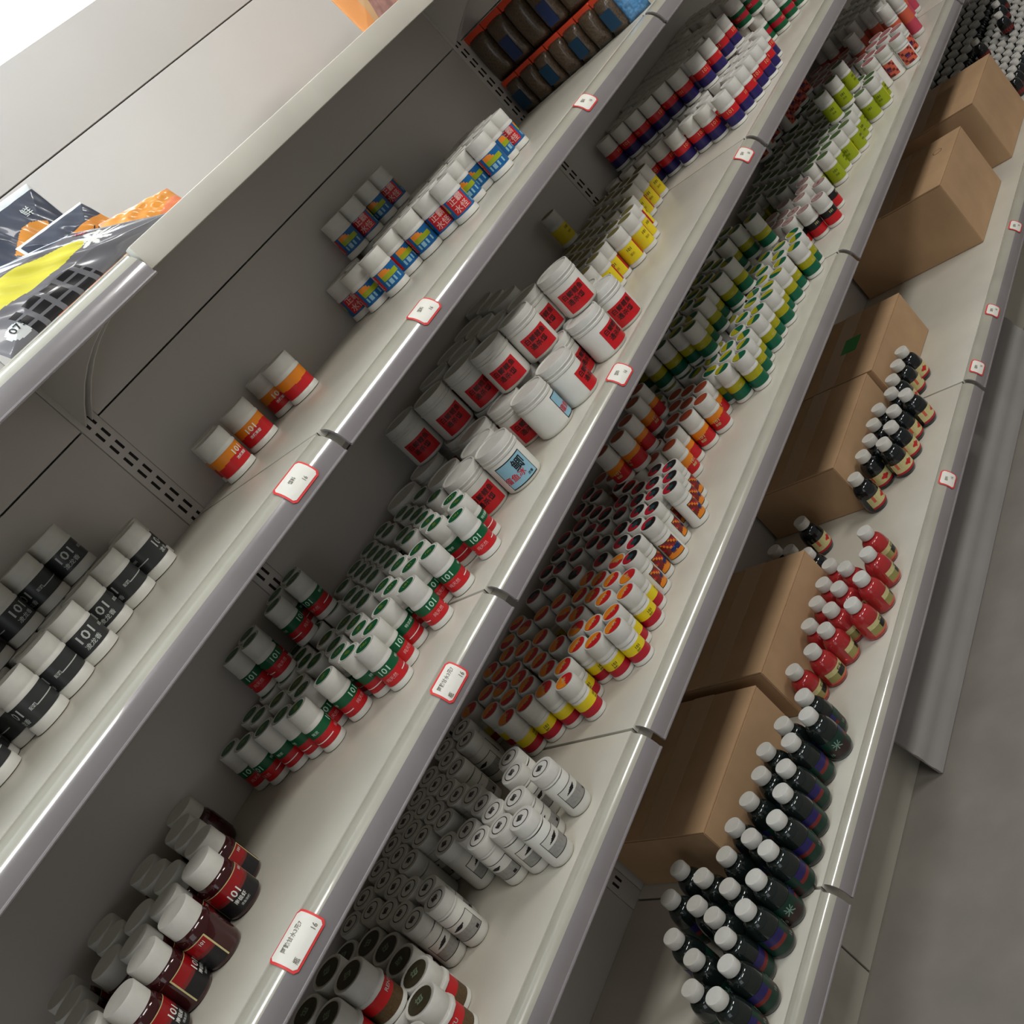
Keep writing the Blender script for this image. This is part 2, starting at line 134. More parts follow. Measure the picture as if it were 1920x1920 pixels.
orange_plastic = P('orange red plastic', 216, 70, 40, .5, noise=.1, scale=30); pellet = P('brown pellets in clear bag', 92, 76, 60, .3, noise=.45, scale=260, bump=.5, coat=.4)
foil_orange = P('orange pouch print', 214, 142, 62, .28, noise=.10, scale=18, coat=.4); foil_dark = P('dark slate pouch print', 66, 70, 82, .28, coat=.4)
foil_grey = P('grey pouch print', 112, 110, 114, .26, noise=.1, scale=20, coat=.4); foil_clear = P('pale foil seal', 206, 208, 206, .25, coat=.5)
foil_yellow = P('yellow pouch print', 216, 206, 74, .3); foil_peach = P('peach pouch print', 226, 132, 92, .3, noise=.2, scale=30)
card_white = P('white card', 226, 222, 212, .55); card_red = P('red card border', 220, 62, 62, .5); pencil = P('grey handwriting', 120, 116, 104, .6)
tape_green = P('green tape', 16, 140, 60, .4); tape_clear = P('clear parcel tape', 180, 147, 112, .25, coat=.4)
ribbed_grey = P('grey ribbed strip', 150, 146, 144, .3, noise=.08, scale=10)
glow = mat('window daylight', (.86, .93, 1.0), .5, emis=7.0)

# ------------------------------------------------------------------ mesh helpers
def mesh_of(name, verts, faces, mats, idx=None, smooth=30):
    me = bpy.data.meshes.new(name); me.from_pydata(verts, [], faces)
    for m in mats: me.materials.append(m)
    if idx: me.polygons.foreach_set('material_index', idx)
    if smooth:
        me.polygons.foreach_set('use_smooth', [True] * len(me.polygons)); me.set_sharp_from_angle(angle=math.radians(smooth))
    me.update(); return me
def put(name, me, parent=None, loc=(0, 0, 0), rot=(0, 0, 0), **props):
    o = bpy.data.objects.new(name, me); COL.objects.link(o); o.location = loc; o.rotation_euler = rot
    if parent: o.parent = parent
    for k, v in props.items():
        if v: o['category' if k == 'cat' else k] = v
    return o
def empty(name, loc, rz=0, **props):
    o = put(name, None, None, loc, (0, 0, rz), **props); o.empty_display_size = .02; return o
def lathe(prof, m, seg=28, name='lathe', ribs=0, close=True):
    v = []; f = []; n = seg
    for k, (r, z) in enumerate(prof):
        for i in range(n):
            a = 2 * math.pi * i / n; rr = r - (ribs if (i % 2 and 0 < k < len(prof) - 1) else 0)
            v.append((rr * math.sin(a), -rr * math.cos(a), z))
    for k in range(len(prof) - 1):
        for i in range(n):
            j = (i + 1) % n; f.append((k * n + i, k * n + j, (k + 1) * n + j, (k + 1) * n + i))
    if close:
        f.append(tuple(range(n - 1, -1, -1))); f.append(tuple((len(prof) - 1) * n + i for i in range(n)))
    return mesh_of(name, v, f, [m], smooth=50)
def sleeve(r, z0, z1, rows, fn, a0=-180, a1=180, seg=40, name='label', extra=()):
    """printed label wrapped on the jar; fn(angle, t) -> material, t runs 0 (bottom) to 1 (top); extra = lettering verts/faces/mat"""
    v = []; f = []; ms = []; ids = []
    full = a1 - a0 >= 359
    cols = seg if full else seg + 1
    for k in range(rows + 1):
        z = z0 + (z1 - z0) * k / rows
        for i in range(cols):
            a = math.radians(a0 + (a1 - a0) * i / seg); v.append((r * math.sin(a), -r * math.cos(a), z))
    for k in range(rows):
        for i in range(seg):
            j = (i + 1) % cols if full else i + 1
            f.append((k * cols + i, k * cols + j, (k + 1) * cols + j, (k + 1) * cols + i))
            m = fn(a0 + (a1 - a0) * (i + .5) / seg, (k + .5) / rows)
            if m not in ms: ms.append(m)
            ids.append(ms.index(m))
    for (tv, tf, m) in extra:
        if m not in ms: ms.append(m)
        o = len(v); v += tv; f += [tuple(o + q for q in t) for t in tf]; ids += [ms.index(m)] * len(tf)
    return mesh_of(name, v, f, ms, ids, smooth=25)
_tc = {}
def text_mesh(s, size):
    """flat lettering, centred, in the xz plane"""
    key = (s, size)
    if key in _tc: return _tc[key]
    cu = bpy.data.curves.new('lettering', 'FONT'); cu.body = s; cu.size = size; cu.align_x = 'CENTER'; cu.align_y = 'CENTER'; cu.resolution_u = 2
    cu.offset = size * .012
    o = bpy.data.objects.new('lettering', cu); COL.objects.link(o)
    dg = bpy.context.evaluated_depsgraph_get(); dg.update()
    me = bpy.data.meshes.new_from_object(o.evaluated_get(dg))
    bpy.data.objects.remove(o)
    vs = [(p.co.x, p.co.y) for p in me.vertices]; fs = [tuple(q.vertices) for q in me.polygons]
    _tc[key] = (vs, fs); bpy.data.meshes.remove(me); return _tc[key]
def wrap(s, size, r, z, ang, m, sx=1.0):
    vs, fs = text_mesh(s, size); bm = bmesh.new()
    bv = [bm.verts.new((x * sx, y, 0)) for x, y in vs]
    for t in fs:
        try: bm.faces.new([bv[i] for i in t])
        except ValueError: pass
    xs = [x * sx for x, _ in vs]
    if xs:
        st = r * .16; c = math.floor(min(xs) / st) * st + st
        while c < max(xs):
            bmesh.ops.bisect_plane(bm, geom=bm.verts[:] + bm.edges[:] + bm.faces[:], plane_co=(c, 0, 0), plane_no=(1, 0, 0)); c += st
    bm.verts.index_update(); out = []
    for v in bm.verts:
        a = math.radians(ang) + v.co.x / r; out.append(((r + .0005) * math.sin(a), -(r + .0005) * math.cos(a), z + v.co.y))
    fo = [tuple(v.index for v in t.verts) for t in bm.faces]; bm.free(); return out, fo, m
def disc(r, z, m, name='cap_sticker', seg=24, inner=None, split=None, txt=None, ring=None):
    v = []; f = []; ms = [m]; ids = []
    def add_disc(rr, zz, mm, a0=0, a1=360):
        n = seg if a1 - a0 >= 360 else seg // 2
        if mm not in ms: ms.append(mm)
        o = len(v); k = n if a1 - a0 >= 360 else n + 1
        for i in range(k):
            a = math.radians(a0 + (a1 - a0) * i / n); v.append((rr * math.cos(a), rr * math.sin(a), zz))
        f.append(tuple(range(o, o + k))); ids.append(ms.index(mm))
    add_disc(r, z, m)
    if ring: add_disc(r * .9, z + .0001, ring)
    if split: add_disc(r * .99, z + .0002, split, 20, 200)
    if inner: add_disc(r * .45, z + .0003, inner)
    if txt:
        s, sz, mm = txt; tv, tf = text_mesh(s, sz)
        if mm not in ms: ms.append(mm)
        o = len(v); v.extend((x, y, z + .0005) for x, y in tv); f.extend(tuple(o + q for q in t) for t in tf); ids.extend([ms.index(mm)] * len(tf))
    return mesh_of(name, v, f, ms, ids, smooth=0)
def box_bm(bm, x0, x1, y0, y1, z0, z1):
    v = [bm.verts.new(c) for c in ((x0, y0, z0), (x1, y0, z0), (x1, y1, z0), (x0, y1, z0), (x0, y0, z1), (x1, y0, z1), (x1, y1, z1), (x0, y1, z1))]
    return [bm.faces.new([v[i] for i in t]) for t in ((3, 2, 1, 0), (4, 5, 6, 7), (0, 1, 5, 4), (1, 2, 6, 5), (2, 3, 7, 6), (3, 0, 4, 7))]
def box(name, x0, x1, y0, y1, z0, z1, m, bevel=0):
    bm = bmesh.new(); box_bm(bm, x0, x1, y0, y1, z0, z1)
    if bevel: bmesh.ops.bevel(bm, geom=bm.edges[:], offset=bevel, segments=2, affect='EDGES', profile=.6)
    me = bpy.data.meshes.new(name); bm.to_mesh(me); bm.free(); me.materials.append(m)
    if bevel: me.polygons.foreach_set('use_smooth', [True] * len(me.polygons)); me.set_sharp_from_angle(angle=math.radians(35))
    return me
def extrude_x(name, prof, x0, x1, m, smooth=40):
    """closed (y, z) outline pulled along x"""
    n = len(prof); v = [(x0, y, z) for y, z in prof] + [(x1, y, z) for y, z in prof]
    f = [(i, (i + 1) % n, n + (i + 1) % n, n + i) for i in range(n)] + [tuple(range(n - 1, -1, -1)), tuple(range(n, 2 * n))]
    me = mesh_of(name, v, f, [m], smooth=smooth)
    bm = bmesh.new(); bm.from_mesh(me); bmesh.ops.recalc_face_normals(bm, faces=bm.faces); bm.to_mesh(me); bm.free(); return me

# ------------------------------------------------------------------ the room
put('floor', box('floor', -4, 7, -4, D + .12, -.05, 0, concrete), kind='structure')
for i, (x0, x1) in enumerate(((-.9, 1.2), (1.2, 4.0))):
    pass
put('wall_back', box('wall_back', -4, 7, D + .09, D + .24, 0, 3.0, plaster), kind='structure')
wn = empty('window_1', (-.1, D + .085, 2.35), kind='structure')
put('pane', box('pane', -.95, .75, 0, .004, -.50, .48, glow), wn)
for a in ((-1.0, .80, -.06, .004, -.55, -.50), (-1.0, .80, -.06, .004, .48, .53), (-1.0, -.95, -.06, .004, -.50, .48), (.75, .80, -.06, .004, -.50, .48), (-.2, -.16, -.04, -.002, -.50, .48)):
    put('window_frame', box('window_frame', *a[:2], a[2], a[3], a[4], a[5], painted), wn)
put('ceiling', box('ceiling', -4, 7, -4, D + .12, 3.0, 3.1, plaster), kind='structure')

# ------------------------------------------------------------------ shelving unit: uprights, back panels, kick plates
unit = empty('shelving_unit', (0, D, 0), label='off white steel shelving frame with slotted uprights and flat back panels', cat='shelving')
def up(me, name, par=unit, loc=(0, 0, 0)): return put(name, me, par, loc)
seams = [.02, .33, .64, .82, 1.10, 1.4164, 1.719, 1.862]
back_proto = {}
for bay in range(-1, 3):
    for a, b in zip(seams[:-1], seams[1:]):
        key = (a, b)
        if key not in back_proto: back_proto[key] = box('back_panel', .019, W - .019, 0, .02, a + .0012, b - .0012, painted_back, .0012)
        up(back_proto[key], 'back_panel', loc=(bay * W, 0, 0))
    put('kick_plate', box('kick_plate', .002, W - .002, 0, .008, 0, .186, painted, .001), loc=(bay * W, .0405, 0), label='off white kick plate under the bottom deck, %s bay' % ('far left', 'middle', 'right', 'far right')[bay + 1], cat='kick plate')
post = box('upright_post', -.018, .018, -.001, .03, 0, 1.862, painted_back, .001)
slot_me = box('slot', -.0022, .0022, -.0016, -.0002, -.008, .008, dark_slot)
for k in range(-1, 4):
    p = up(post, 'upright_post', loc=(k * W, 0, 0))
    if k in (0, 1):
        z = .28
        while z < 1.49:
            for dx in (-.0062, .0062): put('slot', slot_me, p, (dx, 0, z))
            z += .0253
# ------------------------------------------------------------------ shelves
LIP = [(0, 0), (-.004, -.0002), (-.010, -.0022), (-.0155, -.0065), (-.020, -.0125), (-.0233, -.020), (-.0252, -.028), (-.026, -.0357)]
def shelf(bay, k, strip=True):
    z = SZ[k]; x0, x1 = .0025, W - .0025; dy = .0345 if k == 4 else 0
    nm = {0: 'top', 1: 'second', 2: 'third', 3: 'fourth', 4: 'bottom deck'}[k]; side = {-1: 'far left', 0: 'middle', 1: 'right', 2: 'far right'}[bay]
    nmz = {-1: 'left', 0: 'centre', 1: 'right-hand', 2: 'far right'}[bay]
    s = empty('shelf', (bay * W, 0, z), label='off white steel %s shelf of the %s bay with a rounded front strip' % (nm, nmz), cat='shelf', group='steel shelves')
    y1 = D - .0015
    put('deck', box('deck', x0, x1, -dy, y1, -.012, 0, painted, .0008), s)
    if k: put('deck_rib', box('deck_rib', x0, x1, .14, .17, -.024, -.012, painted), s)
    if strip:
        pr = [(y - dy, zz - .0012) for y, zz in LIP]
        pr = [(pr[0][0] - .0015, pr[0][1])] + pr[1:]
        inner = [(y + .0025, zz - .002) for y, zz in reversed(pr[1:])] + [(pr[0][0], pr[0][1] - .003)]
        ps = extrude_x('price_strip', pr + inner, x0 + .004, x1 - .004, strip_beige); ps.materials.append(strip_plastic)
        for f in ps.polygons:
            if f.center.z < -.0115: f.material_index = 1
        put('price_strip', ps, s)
        b = [(-.026 - dy + .0022 * math.cos(t), -.038 + .0022 * math.sin(t)) for t in [i * math.pi / 4 for i in range(8)]]
        put('strip_bead', extrude_x('strip_bead', b, x0 + .004, x1 - .004, strip_plastic), s)
        put('front_lip', box('front_lip', x0, x1, -dy + .001, -dy + .003, -.036, -.001, painted), s)
    else:
        put('front_lip', box('front_lip', x0, x1, -.012, -.0005, -.032, .003, painted, .002), s)
    if k in (0, 1, 2, 3):
        for xx in (.006, W - .009):
            pr = [(y1, -.012), (.02, -.012), (.02, -.028)] + [(.02 + (y1 - .02) * (t / 8), -.028 - .075 * (t / 8) ** 2.6) for t in range(1, 9)]
            v = [(xx, y, q) for y, q in pr] + [(xx + .003, y, q) for y, q in pr]; n = len(pr)
            f = [(i, (i + 1) % n, n + (i + 1) % n, n + i) for i in range(n)] + [tuple(range(n - 1, -1, -1)), tuple(range(n, 2 * n))]
            put('shelf_bracket', mesh_of('shelf_bracket', v, f, [painted_back], smooth=20), s)
    return s
for bay in range(-1, 3):
    for k in range(5): shelf(bay, k, strip=not (k == 0 and bay >= 0))

# ------------------------------------------------------------------ price tags on the strips
def arc_pt(s, off):        # s = distance along the strip from its top edge
    d = 0
    for a, b in zip(LIP[:-1], LIP[1:]):
        l = math.hypot(b[0] - a[0], b[1] - a[1])
        if d + l >= s or b == LIP[-1]:
            t = (s - d) / l; ny, nz = (b[1] - a[1]) / l, -(b[0] - a[0]) / l
            return a[0] + (b[0] - a[0]) * t + ny * off, a[1] + (b[1] - a[1]) * t + nz * off
        d += l
def bent(w2, s0, s1, off, m, name, corner=.005, loop=None):
    v = []; f = []; N = 14; M = 10
    for j in range(M + 1):
        s = s0 + (s1 - s0) * j / M; e = min(s - s0, s1 - s); cut = 0
        if e < corner: cut = corner - math.sqrt(max(0, corner ** 2 - (corner - e) ** 2))
        for i in range(N + 1):
            x = (-1 + 2 * i / N) * (w2 - cut); y, z = arc_pt(s, off); v.append((x, y, z))
    for j in range(M):
        for i in range(N):
            a = j * (N + 1) + i; f.append((a, a + N + 1, a + N + 2, a + 1))
    return mesh_of(name, v, f, [m], smooth=60)
def tag(x, k, w, h, s0, lines, label, tilt=0):
    dy = .0345 if k == 4 else 0
    t = empty('price_tag', (x, -dy, SZ[k]), label=label, cat='price tag', group='red-bordered price tags')
    put('card_border', bent(w / 2, s0, s0 + h, .0012, card_red, 'card_border'), t)
    put('card_face', bent(w / 2 - .0028, s0 + .0026, s0 + h - .0026, .0016, card_white, 'card_face', .0035), t)
    for (s, size, px, py) in lines:
        vs, fs = text_mesh(s, size); out = []
        for a, b in vs:
            yy, zz = arc_pt(s0 + h * (1 - py) - b, .002); out.append((px * w / 2 + a, yy, zz))
        put('handwriting', mesh_of('handwriting', out, fs, [pencil], smooth=0), t)
TX = [('阿魏甘水3元7', .0062, 0, .66), ('16', .008, .62, .25), ('瓶', .007, -.6, .2)]
T2 = [('饵料', .006, -.1, .6), ('16', .007, .3, .3)]
for (x, k, w, h, s0, L, lb) in (
    (.26, 1, .050, .034, .004, T2, 'red-bordered price card on the strip under the blue jars'),
    (.858, 1, .046, .032, .006, T2, 'red-bordered price card on the strip under the brown pellet packs'),
    (-.085, 1, .058, .034, .008, T2, 'red-bordered price card on the glossy strip below the orange jars'),
    (-.150, 2, .052, .033, .009, TX, 'handwritten price card on the strip below the green and red jars'),
    (.462, 2, .046, .033, .004, T2, 'red-bordered price card on the strip below the white tubs'),
    (1.135, 2, .045, .032, .005, T2, 'red-bordered price card just left of a strip joint, below red and navy jars'),
    (-.503, 2, .064, .036, .001, TX, 'large handwritten price card with thick red border below the dark red jars'),
    (1.455, 4, .040, .030, .008, T2, 'small price card on the bottom strip in front of the low boxes'),
    (1.250, 4, .042, .030, .008, T2, 'small price card on the bottom strip beside its joint'),
    (.900, 4, .040, .032, .008, T2, 'pale price card on the dull bottom strip in front of the dark bottles'),
    (1.800, 4, .040, .030, .008, T2, 'small price card on the bottom strip in front of the tall boxes')):
    tag(x, k, w, h, s0, L, lb)

# ------------------------------------------------------------------ loose ribbed strip leaning on the kick plate
rs = []
prof = []
for i in range(25):
    t = i / 24; y = -.014 + .046 * t + (.0022 if (i // 3) % 2 else 0); z = .002 + .160 * t; prof.append((y, z))
prof += [(.036, .162), (-.008, .002)]
put('spare_strip', extrude_x('spare_strip', prof, .372, 1.62, ribbed_grey, 20), label='loose grey ribbed plastic strip leaning against the base of the shelving', cat='strip')

# ------------------------------------------------------------------ jars: one prototype per kind
PROTO = {}
def jar_parts(H, r, cap_z, lab0, lab1, fn, texts=(), sticker=None, a0=-180, a1=180, rows=12, cap_r=None, base=True, ring=True, bodym=None, seg=40):
    cr = cap_r or r * .972; bd = r * .95
    bm_ = bodym or white_plastic
    prof = [(r * .90, 0), (r, H * .015), (r, lab0 - .002), (bd, lab0 - .0005), (bd, cap_z - .003), (bd * .9, cap_z)] if base else [(r * .88, 0), (bd * 1.01, H * .03), (bd, H * .06), (bd, cap_z - .003), (bd * .9, cap_z)]
    parts = [('body', lathe(prof, bm_, 32, 'body'), None)]
    cp = [(cr * .9, cap_z - .0015), (cr * 1.02, cap_z - .001), (cr * 1.025, cap_z + .003), (cr * .985, cap_z + .0042)] if ring else [(cr, cap_z - .001)]
    if ring: cp += [(cr * .985, cap_z + .0065), (cr, cap_z + .0072)]
    cp += [(cr, H - .0015), (cr * .96, H), (cr * .86, H), (cr * .83, H - .0006)]
    parts.append(('cap', lathe(cp, cap_plastic, 48, 'cap', ribs=.00016), None))
    extra = [wrap(*t) for t in texts]
    parts.append(('label', sleeve(bd + .0004, lab0, lab1, rows, fn, a0, a1, seg, extra=extra), None))
    if sticker: parts.append(('cap_sticker', sticker, 'cap'))
    return parts
def band(*st):
    """st = (t_top, material) from the bottom up"""
    def fn(a, t):
        for tt, m in st:
            if t <= tt: return m
        return st[-1][1]
    return fn
def T(s, size, r, z, ang, m, sx=1.0): return (s, size, r, z, ang, m, sx)
def R_(r): return r * .95 + .0004
# charcoal jar
r = .0262
def f_grey(a, t):
    if abs(a) > 70 and abs(a) < 150 and .40 < t < .44: return silver
    return charcoal
PROTO['grey'] = (.072, jar_parts(.072, r, .0455, .0145, .0455, f_grey, [T('101', .0165, R_(r), .034, 0, silver, 1.25), T('凌龙香', .0075, R_(r), .0215, 0, silver, 1.1), T('配图', .005, R_(r), .030, 62, silver), T('浓香窝料', .0045, R_(r), .036, -120, silver)], rows=24))
def split_slant(lo, hi, base=.5, amp=.12):
    return lambda a, t: hi if t > base + amp * math.sin(math.radians(a)) else lo
PROTO['orange_wide'] = (.071, jar_parts(.071, r, .043, .010, .044, lambda a, t: orange if t > .52 + .08 * math.sin(math.radians(a + 40)) else red, [T('101', .0125, R_(r), .0315, 0, white_ink, 1.15), T('浓缩果酸', .0052, R_(r), .0215, 0, white_ink)], rows=26))
r = .0225
def f_blue(a, t):
    if -42 < a < 42 and .10 < t < .93: return red
    if 60 < a < 150:
        if .68 < t < .9 and a < 60 + 80 * (1.4 - t): return orange
        if .4 < t < .66 and a > 66: return lime
        if .14 < t < .38 and a > 60: return sky if (a // 12) % 2 else blue
    if -150 < a < -60:
        if .68 < t: return salmon
        if .36 < t: return lime
    return blue
PROTO['blue'] = (.074, jar_parts(.074, r, .045, .0115, .0455, f_blue, [T('正霸', .0135, R_(r), .0365, 0, P('pale pink ink', 226, 176, 168)), T('水怪', .0135, R_(r), .0215, 0, P('pale pink ink', 226, 176, 168))], rows=24))
r = .0192
def f_green(a, t):
    if t > .52: return green
    if .24 < t < .28 and abs(a) > 50: return white_ink
    return redprint if abs(a) > 50 else red
PROTO['green'] = (.072, jar_parts(.072, r, .0415, .0095, .0425, f_green, [T('101', .0118, R_(r), .0335, 0, P('mint ink', 188, 222, 200), 1.15), T('纯天然', .0062, R_(r), .0195, 0, P('rose ink', 232, 150, 150)), T('特浓麝香', .0052, R_(r), .0335, 110, P('mint ink', 188, 222, 200)), T('特浓', .0052, R_(r), .0335, -110, P('mint ink', 188, 222, 200))], sticker=disc(.0152, .0722, white_ink, ring=green, txt=('101', .009, lime)), rows=26))
def sq_label(r, z0, z1, fn, texts, name, half=48, rows=14, H=.078):
    pass
r = .0322
tubp = [(r * .9, 0), (r * .985, .003), (r, .008), (r, .058), (r * .97, .060)]
lidp = [(r * .99, .0565), (r * 1.035, .057), (r * 1.035, .0605), (r * 1.0, .0612), (r * 1.0, .0640), (r * 1.02, .0646), (r * 1.02, .0665), (r * 1.0, .067), (r * 1.0, .0755), (r * .985, .078), (r * .93, .078), (r * .91, .0762)]
def tub(labelmesh):
    return [('body', lathe(tubp, white_plastic, 40, 'body'), None), ('lid', lathe(lidp, cap_plastic, 48, 'lid'), None), ('label', labelmesh, None)]
red_l = sleeve(r + .0004, .006, .044, 8, lambda a, t: red, -45, 45, 24, extra=[wrap('白鲫鲤鱼', .0108, r + .0004, .0345, 0, ink), wrap('通杀饵', .0108, r + .0004, .0225, -4, ink)])
def f_sky(a, t):
    if abs(a) > 43 or t < .04 or t > .96: return ink
    return sky
blue_l = sleeve(r + .0004, .006, .050, 26, f_sky, -45, 45, 45, extra=[wrap('鲫', .021, r + .0004, .034, 17, ink), wrap('溜鱼冰', .0125, r + .0004, .0215, -14, red), wrap('浓香', .005, r + .0004, .0125, 26, ink)])
PROTO['tub'] = (.078, tub(red_l)); PROTO['tub_blue'] = (.078, tub(blue_l))
# dark red glossy jar
r = .0262
def f_wine(a, t):
    if abs(a) > 78 or t < .02 or t > .98: return cream if (abs(a) > 78 and abs(a) < 82) or t > .98 else black
    if t > .62: return wine_red
    if t > .5: return dullred
    return black
PROTO['darkred'] = (.080, [('body', lathe([(r * .86, 0), (r * .97, .003), (r, .008), (r, .045), (r * .97, .051), (r * .88, .056), (r * .78, .058)], wine, 40, 'body'), None),
    ('cap', lathe([(.0215, .0565), (.0232, .057), (.0232, .0785), (.0222, .080)], cap_plastic, 40, 'cap'), None),
    ('label', sleeve(r + .0003, .006, .044, 36, f_wine, -82, 82, 40, extra=[wrap('101', .0125, r + .0003, .0275, -6, white_ink, 1.1), wrap('南极虾', .006, r + .0003, .0185, -4, white_ink), wrap('101', .0055, r + .0003, .038, 62, white_ink), wrap('诱鱼浓缩', .0035, r + .0003, .012, 0, silver)]), None)])
r = .0192
PROTO['yellow_red'] = (.073, jar_parts(.073, r, .0445, .0085, .037, lambda a, t: yellow if t > .47 else crimson, [T('101', .0068, R_(r), .030, 0, ink), T('浓缩', .004, R_(r), .0242, -4, darkbrown)], sticker=disc(.0156, .0732, red, split=orange, txt=('小药', .008, cream)), rows=15))
r = .0186
def f_pic(a, t):
    if abs(a) > 52 or t < .04 or t > .97: return darkbrown
    if t < .25 + .1 * math.cos(math.radians(a * 2)): return orange
    if .3 < t < .55 and a > -10: return blue if (int(a / 9) + int(t * 20)) % 3 else navy
    if t > .55: return (dullred, orange, crimson, dullred)[(int((a + 60) / 13) + int(t * 9)) % 4]
    return dullred
PROTO['picture'] = (.080, jar_parts(.080, r, .055, .010, .045, f_pic, [T('鱼饵', .0095, R_(r), .0235, 14, navy)], sticker=disc(.0150, .0802, ink, split=crimson, inner=P('teal print', 34, 66, 72)), a0=-54, a1=54, rows=26, seg=36))
r = .0203
def f_can(a, t):
    if abs(a) > 62 or t < .035 or t > .965: return ink
    if .62 < t < .80 and -48 + (t - .62) * 200 < a < 18 - (.80 - t) * 120: return ink
    if .08 < t < .2 and 30 < a < 46: return ink
    return greyprint if t < .52 else white_plastic
canp = [(r * .86, 0), (r * .97, .0025), (r, .006), (r, .060), (r * .965, .061), (r * .965, .0625), (r, .063), (r, .0645), (r * .965, .0652), (r * .965, .0665), (r, .067), (r, .0815), (r * .96, .083), (r * .4, .083)]
PROTO['whitecan'] = (.083, [('body', lathe(canp[:6], white_plastic, 36, 'body'), None), ('cap', lathe(canp[4:], cap_plastic, 36, 'cap'), None),
    ('label', sleeve(r + .0003, .016, .048, 30, f_can, -64, 64, 50), None), ('cap_sticker', disc(.0140, .0832, ink, ring=P('lid white', 214, 212, 206, .5), inner=None, txt=('鲫', .0115, ink)), 'cap')])
r = .0262
PROTO['brown'] = (.075, jar_parts(.075, r, .044, .0075, .0405, lambda a, t: red if t > .5 else brown, [T('RENYU', .0075, R_(r), .033, 6, silver, 1.2)], sticker=disc(.0195, .0752, darkbrown, txt=('饵', .013, P('dim mint ink', 120, 140, 116))), rows=12))
PROTO['brown'][1].append(('tamper_ring', lathe([(r * .97, .0405), (r * 1.06, .0415), (r * 1.07, .0455), (r * .98, .0475)], cap_plastic, 22, 'tamper_ring', ribs=.0008), None))
r = .0192
PROTO['orange'] = (.073, jar_parts(.073, r, .0425, .0095, .043, lambda a, t: orange if t > .55 + .1 * math.sin(math.radians(a)) else redprint if abs(a) > 60 else red, [T('101', .0088, R_(r), .0275, 0, cream, 1.1), T('果酸', .0058, R_(r), .0195, -4, cream)], sticker=disc(.0150, .0732, P('rust print', 158, 66, 40)), rows=22))
r = .0189
PROTO['green_yellow'] = (.073, jar_parts(.073, r, .042, .008, .0435, lambda a, t: olive if t > .5 else dkgreen, [T('101', .0062, R_(r), .031, 0, cream)], sticker=disc(.0150, .0732, dkgreen, split=olive), rows=12))
PROTO['lime'] = (.075, jar_parts(.075, r, .0445, .009, .046, lambda a, t: yellow if 80 < a < 120 else lime, [T('101', .0082, R_(r), .0335, 0, ink), T('101', .0082, R_(r), .0335, -90, ink), T('蒜香', .005, R_(r), .0235, 0, P('dark lime', 96, 110, 16))], sticker=disc(.0150, .0752, P('dark leaf print', 74, 100, 56)), rows=6))
PROTO['redblack'] = (.071, jar_parts(.071, r, .041, .008, .0425, lambda a, t: black if t > .52 else red, [T('101', .0075, R_(r), .0335, 0, cream)], sticker=disc(.0150, .0712, P('dusty rose print', 140, 84, 86), ring=P('grey pink print', 172, 142, 138), txt=('101', .010, P('dusty rose print', 140, 84, 86))), rows=12))
r = .0195
PROTO['purple'] = (.073, jar_parts(.073, r, .043, .0075, .0445, lambda a, t: red if t > .5 else navy, [T('101', .0105, R_(r), .0352, 0, P('orange ink', 236, 150, 110), 1.1), T('101', .0095, R_(r), .034, 120, P('orange ink', 236, 150, 110), 1.1), T('101', .0095, R_(r), .034, -120, P('orange ink', 236, 150, 110), 1.1)], rows=12))
PROTO['yellow'] = (.074, jar_parts(.074, r, .044, .009, .0455, lambda a, t: crimson if 58 < a < 112 else yellow, [T('101', .0082, R_(r), .034, 0, ink), T('101', .0082, R_(r), .034, 140, ink), T('蛋奶', .0052, R_(r), .023, 0, P('mustard ink', 168, 140, 20))], sticker=disc(.0150, .0742, P('dark olive print', 120, 112, 62)), rows=6))
PROTO['green_far'] = (.073, jar_parts(.073, r, .042, .008, .0435, lambda a, t: green if t > .66 or t < .33 else crimson, [T('101', .0075, R_(r), .0265, 0, P('orange ink', 236, 150, 110))], rows=12))
r = .0205
PROTO['peach'] = (.080, jar_parts(.080, r, .054, .009, .047, lambda a, t: salmon if (int(a / 20) + int(t * 6)) % 3 else dullred, [T('鱼', .014, R_(r), .028, 0, navy)], sticker=disc(.0158, .0802, pink, ring=P('dull pink print', 168, 110, 108)), a0=-55, a1=55, rows=12, seg=22))
r = .0175
PROTO['pink_tube'] = (.125, jar_parts(.125, r, .085, .012, .078, lambda a, t: salmon if t > .5 else pink, [], rows=6))
# bottles with rounded shoulders
def bottle(H, r, bodym, capr, labfn, l0, l1, texts=(), half=180, seg=32, rows=10, caph=.016):
    zs = H - caph
    pr = [(r * .80, 0), (r * .93, .002), (r * .985, .006), (r, .010), (r, zs * .55)]
    for i in range(1, 10):
        a = i / 10 * math.pi / 2; pr.append((capr * .78 + (r - capr * .78) * math.cos(a) ** .9, zs * .55 + (zs * .94 - zs * .55) * math.sin(a)))
    pr += [(capr * .78, zs * .94), (capr * .78, zs + .004)]
    return [('body', lathe(pr, bodym, 40, 'body'), None),
            ('cap', lathe([(capr * .97, zs), (capr, zs + .0008), (capr, H - .0015), (capr * .93, H)], cap_plastic, 40, 'cap', ribs=.0002), None),
            ('label', sleeve(r + .0003, l0, l1, rows, labfn, -half, half, seg, extra=[wrap(*t) for t in texts]), None)]
r = .0242
def f_dk(a, t):
    if 60 < abs(a) < 130: return navy if t > .62 else (dullred if t > .4 else P('deep green print', 16, 52, 40))
    return P('deep green print', 16, 52, 40) if t > .45 or abs(a) > 50 else P('deep brown print', 52, 36, 32)
